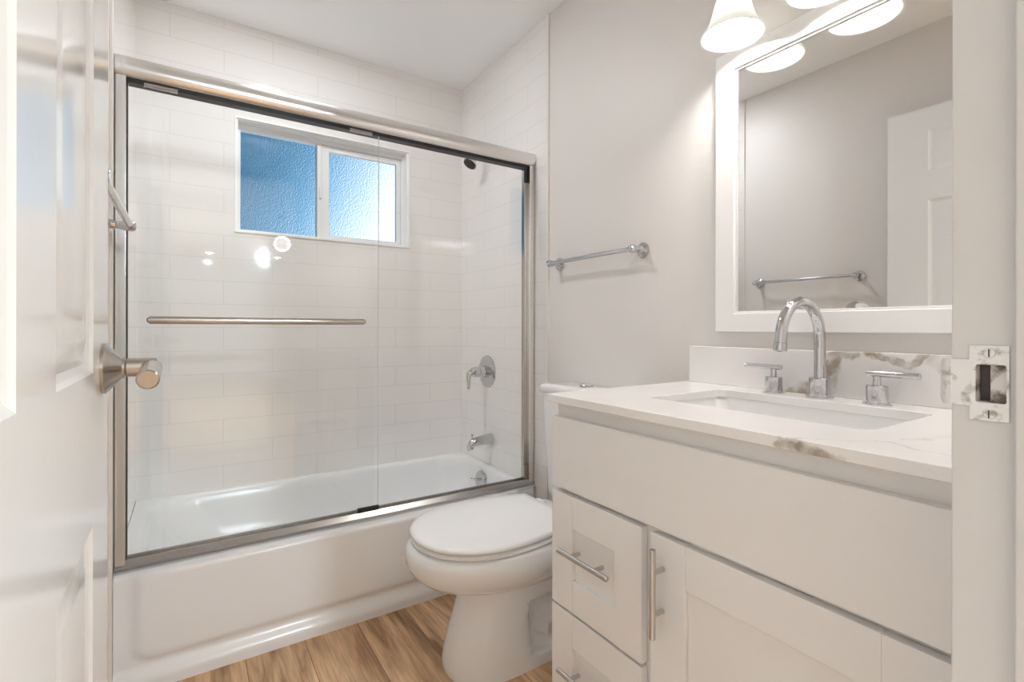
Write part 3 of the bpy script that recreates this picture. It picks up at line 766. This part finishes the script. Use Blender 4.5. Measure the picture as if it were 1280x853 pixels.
# ---------------------------------------------------------------- vanity light
VL = thing('vanity_light', 'three-shade bathroom light bar with lit white bell glass shades, above the mirror', 'wall light', (XR, .56, 2.04))
bm = bmesh.new(); box(bm, XR - .030, XR - .0003, .25, .87, 2.035, 2.110)
obj('backplate', bm, M['nickel'], VL, bevel=.006, seg=3)
LX, LZ0 = 1.226, 1.866
for ly in (.791, .560, .330):
    bm = bmesh.new(); tube(bm, [(XR - .028, ly, 2.070), (XR - .055, ly, 2.075), (XR - .085, ly, 2.076), (XR - .105, ly, 2.060), (LX, ly, 2.02)], .008, 14)
    obj('arm', bm, M['nickel'], VL)
    bm = bmesh.new(); lathe(bm, [(0, 2.026), (.020, 2.024), (.030, 2.010), (.0335, 1.985), (.0335, 1.980), (.030, 1.980)], (LX, ly, 0), (0, 0, 1), 32)
    obj('socket_cup', bm, M['nickel'], VL)
    pr = [(.032, 1.990), (.038, 1.972), (.0455, 1.950), (.052, 1.925), (.0595, 1.902), (.069, 1.884), (.0785, 1.872), (.0810, LZ0)]
    pin = [(max(r_ - .0035, .026), z_ + .0004) for r_, z_ in reversed(pr)]
    bm = bmesh.new(); lathe(bm, pr + pin + [pr[0]], (LX, ly, 0), (0, 0, 1), 48)
    sh = obj('shade', bm, M['shade'], VL, ang=60)
    bm = bmesh.new(); lathe(bm, [(0, 1.893), (.012, 1.895), (.023, 1.902), (.0295, 1.914), (.030, 1.926), (.026, 1.942), (.017, 1.960), (.013, 1.978), (0, 1.978)], (LX, ly, 0), (0, 0, 1), 28)
    obj('bulb', bm, M['bulb'], sh, ang=60)


# added fill light over the tub, unseen just above the frame
hx, hy = .38, 1.93
t = thing('recessed_or_fill_light', 'added unseen fill light in the ceiling over the bathtub', 'ceiling light', (hx, hy, ZC))
bm = bmesh.new(); lathe(bm, [(.105, 0), (.102, .006), (.086, .004), (.086, .0)], (hx, hy, ZC), (0, 0, -1), 40); obj('trim_ring', bm, M['white'], t)
bm = bmesh.new(); lathe(bm, [(0, .002), (.086, .002), (.086, 0)], (hx, hy, ZC), (0, 0, -1), 40); obj('lens', bm, M['lens2'], t)
ld = bpy.data.lights.new('tub_fill_light', 'AREA'); ld.shape = 'DISK'; ld.size = .17; ld.energy = TUBL; ld.color = (.93, .965, 1)
lo = bpy.data.objects.new('tub_fill_light', ld); C.objects.link(lo); lo.location = (hx, hy, ZC - .008)

# room behind the doorway: far pair reflected in glass, near pair added fill
hp = [(.32, -7.0, .06), (1.47, -7.0, .06), (-.95, -2.2, .7), (2.45, -1.6, .7)]
for i, (hx, hy, hs) in enumerate(hp):
    t = thing('recessed_or_fill_light', ('far recessed ceiling light behind the camera, left reflection in the shower glass', 'far recessed ceiling light behind the camera, right reflection in the shower glass', 'added near fill light in the ceiling outside the bathroom doorway, on the left', 'added near fill light in the ceiling outside the bathroom doorway, on the right')[i], 'ceiling light', (hx, hy, ZC), group='recessed lights of the room behind')
    bm = bmesh.new(); lathe(bm, [(.098, 0), (.095, .006), (.076, .004), (.076, .0)], (hx, hy, ZC), (0, 0, -1), 40)
    obj('trim_ring', bm, M['white'], t)
    bm = bmesh.new(); lathe(bm, [(0, .002), (.076, .002), (.076, 0)], (hx, hy, ZC), (0, 0, -1), 40)
    obj('lens', bm, M['lens'], t)
    ld = bpy.data.lights.new('hall_light', 'AREA'); ld.shape = 'DISK'; ld.size = hs; ld.energy = (9, 9, HALL_L, HALL_R)[i]; ld.color = (.80, .92, 1)
    lo = bpy.data.objects.new('hall_light', ld); C.objects.link(lo); lo.location = (hx, hy, ZC - .02)

gx, gy, gz = .98, -3.0, 2.13
t = thing('pendant_lamp', 'white glass globe pendant hanging in the room behind the doorway', 'pendant lamp', (gx, gy, ZC))
bm = bmesh.new(); lathe(bm, [(0, .025), (.05, .022), (.06, 0)], (gx, gy, ZC), (0, 0, -1), 28); obj('canopy', bm, M['nickel'], t)
bm = bmesh.new(); cyl(bm, (gx, gy, ZC - .02), (gx, gy, gz + .075), .006, 12); obj('rod', bm, M['nickel'], t)
bm = bmesh.new(); lathe(bm, [(0, -.08)] + [(.08 * math.sin(PI * k / 20), -.08 * math.cos(PI * k / 20)) for k in range(1, 20)] + [(0, .08)], (gx, gy, gz), (0, 0, 1), 36)
obj('globe', bm, M['lens2'], t, ang=60)
ld = bpy.data.lights.new('pendant_light', 'POINT'); ld.energy = PEND; ld.shadow_soft_size = .088; ld.color = (.81, .925, 1)
lo = bpy.data.objects.new('pendant_light', ld); C.objects.link(lo); lo.location = (gx, gy, gz)

# ---------------------------------------------------------------- towel bars and robe hook
def towel_bar(label, y0, y1, z, side):
    xw = XR + .001 if side > 0 else XL - .001
    s_ = -side
    t = thing('towel_bar', label, 'towel bar', (xw, (y0 + y1) / 2, z), group='chrome towel bars')
    for y in (y0, y1):
        bm = bmesh.new()
        lathe(bm, [(.0265, 0), (.0265, .005), (.020, .009), (.0135, .013), (.0105, .022), (.0105, .034), (.013, .040), (.0145, .048), (.0145, .060), (.010, .067), (0, .069)], (xw, y, z), (s_, 0, 0), 32)
        obj('post', bm, M['chrome'], t)
    bm = bmesh.new(); a_ = .015
    cyl(bm, (xw + s_ * .055, y0 - a_, z), (xw + s_ * .055, y1 + a_, z), .0085, 20, .002)
    obj('bar', bm, M['chrome'], t)
    return t
towel_bar('chrome towel bar on the painted wall between the tile edge and the mirror', 1.205, 1.672, 1.353, 1)
towel_bar('chrome towel bar on the left wall beyond the open door, seen in the mirror', 1.130, 1.650, 1.346, -1)
t = thing('robe_hook', 'round chrome wall hook on the left wall below the towel bar, seen in the mirror', 'hook', (XL - .001, 1.145, 1.185))
bm = bmesh.new(); lathe(bm, [(.031, 0), (.031, .004), (.027, .008), (.014, .011), (0, .011)], (XL - .001, 1.145, 1.185), (1, 0, 0), 32); obj('rosette', bm, M['chrome'], t)
bm = bmesh.new(); tube(bm, [(XL + .008, 1.145, 1.185), (XL + .035, 1.145, 1.180), (XL + .048, 1.145, 1.190), (XL + .050, 1.145, 1.205)], [.006, .006, .006, .008], 14); obj('prong', bm, M['chrome'], t)

# ---------------------------------------------------------------- open door leaf (local: x thickness, y along leaf from hinge, z up)
DL, DH, DT = .812, 2.070, .035
free = Vector((-.105, .983)); tilt = math.radians(0.7)
D = thing('door_1', None, None, (free.x - DL * math.sin(tilt) * -1, free.y - DL * math.cos(tilt), 0), kind='structure')
D.location.x = free.x + DL * math.sin(tilt); D.rotation_euler = (0, 0, tilt)
yy = [(DL - .384, DL - .153), (.085, DL - .515)]
zz = [(.23, .82), (1.017, 1.655), (1.785, 1.968)]
holes = [(y0, y1, z0, z1) for y0, y1 in yy for z0, z1 in zz]
bm = bmesh.new()
def face(t_face, sgn):
    loops = [rect(0, DL, .008, DH)] + [rect(*h) for h in holes]; es = []; hl = []
    for i, lp in enumerate(loops):
        vs = [bm.verts.new((t_face, u, v)) for u, v in lp]; es += [bm.edges.new((vs[k], vs[(k + 1) % 4])) for k in range(4)]
        if i: hl.append((holes[i - 1], vs))
        else: ov_ = vs
    bmesh.ops.triangle_fill(bm, use_beauty=True, use_dissolve=False, edges=es)
    for (y0, y1, z0, z1), vs in hl:
        prev = vs
        for ins, dep in ((.005, .0036), (.013, .0070), (.020, .0078), (.025, .0074), (.041, .0030), (.047, .0022)):
            nv = [bm.verts.new((t_face + sgn * -dep, u, v)) for u, v in rect(y0 + ins, y1 - ins, z0 + ins, z1 - ins)]
            for k in range(4): bm.faces.new((prev[k], prev[(k + 1) % 4], nv[(k + 1) % 4], nv[k]))
            prev = nv
        bm.faces.new(prev)
    return ov_
A_ = face(0, 1); B_ = face(-DT, -1)
for k in range(4): bm.faces.new((A_[k], A_[(k + 1) % 4], B_[(k + 1) % 4], B_[k]))
obj('leaf', bm, M['door'], D, local=True, ang=12)
hy, hz = DL - .063, 1.017
bm = bmesh.new()
lathe(bm, [(.0365, 0), (.0365, .004), (.0345, .006), (.0175, .021), (.0155, .023), (.0155, .026), (0, .026)], (0, hy, hz), (1, 0, 0), 44)
hd = obj('door_handle', bm, M['nickel'], D, local=True)
bm = bmesh.new(); cyl(bm, (.027, hy, hz), (.064, hy, hz), .0135, 32, .001); obj('stem', bm, M['nickel'], hd, local=True)
bm = bmesh.new(); cyl(bm, (.0575, hy + .006, hz - .001), (.0575, hy - .108, hz - .010), .0132, 32, .002); obj('lever', bm, M['nickel'], hd, local=True)
bm = bmesh.new(); lathe(bm, [(.0365, 0), (.0365, .004), (.0345, .006), (.022, .012), (.014, .012), (.014, .030), (0, .030)], (-DT, hy, hz), (-1, 0, 0), 44)
obj('door_handle', bm, M['nickel'], D, local=True)
bm = bmesh.new(); box(bm, -.030, -.005, DL - .0005, DL + .0012, hz - .028, hz + .028); obj('latch_plate', bm, M['nickel'], D, local=True)
for z in (.22, 1.03, 1.84):
    bm = bmesh.new(); cyl(bm, (-DT - .004, -.004, z - .045), (-DT - .004, -.004, z + .045), .006, 14); obj('hinge', bm, M['nickel'], D, local=True)

# strike plate
SP = thing('strike_plate', 'scuffed steel strike plate with curved lip, screwed to the white door jamb', 'strike plate', (JX1, .141, 1.026))
bm = bmesh.new(); th = .0016
pl = [(.1270, .991), (.1545, .991), (.1545, 1.0035), (YD1 + .001, 1.0035), (YD1 + .001, 1.0475), (.1545, 1.0475), (.1545, 1.061), (.1270, 1.061)]
plate(bm, pl, [rrect(MX0, MX1, MZ0, MZ1, .002, 3)], JX1 - th, JX1 - .0002, 'x')
obj('plate', bm, M['strike'], SP, bevel=.0004)
# lip curling out past the jamb edge
bm = bmesh.new(); rg = []
for a_ in range(0, 7):
    an = math.radians(a_ * 5.5); y = YD1 + .001 + .013 * math.sin(an); x = JX1 - th / 2 + .013 * (1 - math.cos(an))
    nx_, ny_ = math.cos(an), math.sin(an); hh = .022 - (.002 if a_ == 5 else .006 if a_ == 6 else 0)
    rg.append([Vector((x - nx_ * th / 2, y + ny_ * th / 2, 1.0255 - hh)), Vector((x + nx_ * th / 2, y - ny_ * th / 2, 1.0255 - hh)),
               Vector((x + nx_ * th / 2, y - ny_ * th / 2, 1.0255 + hh)), Vector((x - nx_ * th / 2, y + ny_ * th / 2, 1.0255 + hh))])
loft(bm, rg); obj('lip', bm, M['strike'], SP, ang=50)
for z in (.9975, 1.054):
    bm = bmesh.new(); lathe(bm, [(.0048, 0), (.0040, .0008), (0, .0012)], (JX1 - th, .1405, z), (-1, 0, 0), 20)
    sc_ = obj('screw', bm, M['strike'], SP)
    bm = bmesh.new(); box(bm, JX1 - th - .0014, JX1 - th - .0005, .1400, .1411, z - .0036, z + .0036); obj('slot', bm, M['dark'], sc_)
bm = bmesh.new()
e = .0008
box(bm, JX1 + .0025, JX1 + .012, MX0 - e, .1405, MZ0 - e, MZ1 + e)
box(bm, JX1, JX1 + .012, MX0 - e, MX0 + .0002, MZ0 - e, MZ1 + e); box(bm, JX1, JX1 + .012, MX1 - .0002, MX1 + e, MZ0 - e, MZ1 + e)
box(bm, JX1, JX1 + .012, MX0, MX1, MZ0 - e, MZ0 + .0002); box(bm, JX1, JX1 + .012, MX0, MX1, MZ1 - .0002, MZ1 + e)
obj('mortise', bm, M['pocket'], SP)
bm = bmesh.new(); box(bm, JX1 + .012, JX1 + .016, .1400, MX1 + e, MZ0 - e, MZ1 + e)
obj('latch_hole', bm, M['dark'], SP)  # dark backing colour stands for the shade deep in the hole
bpy.context.view_layer.update()
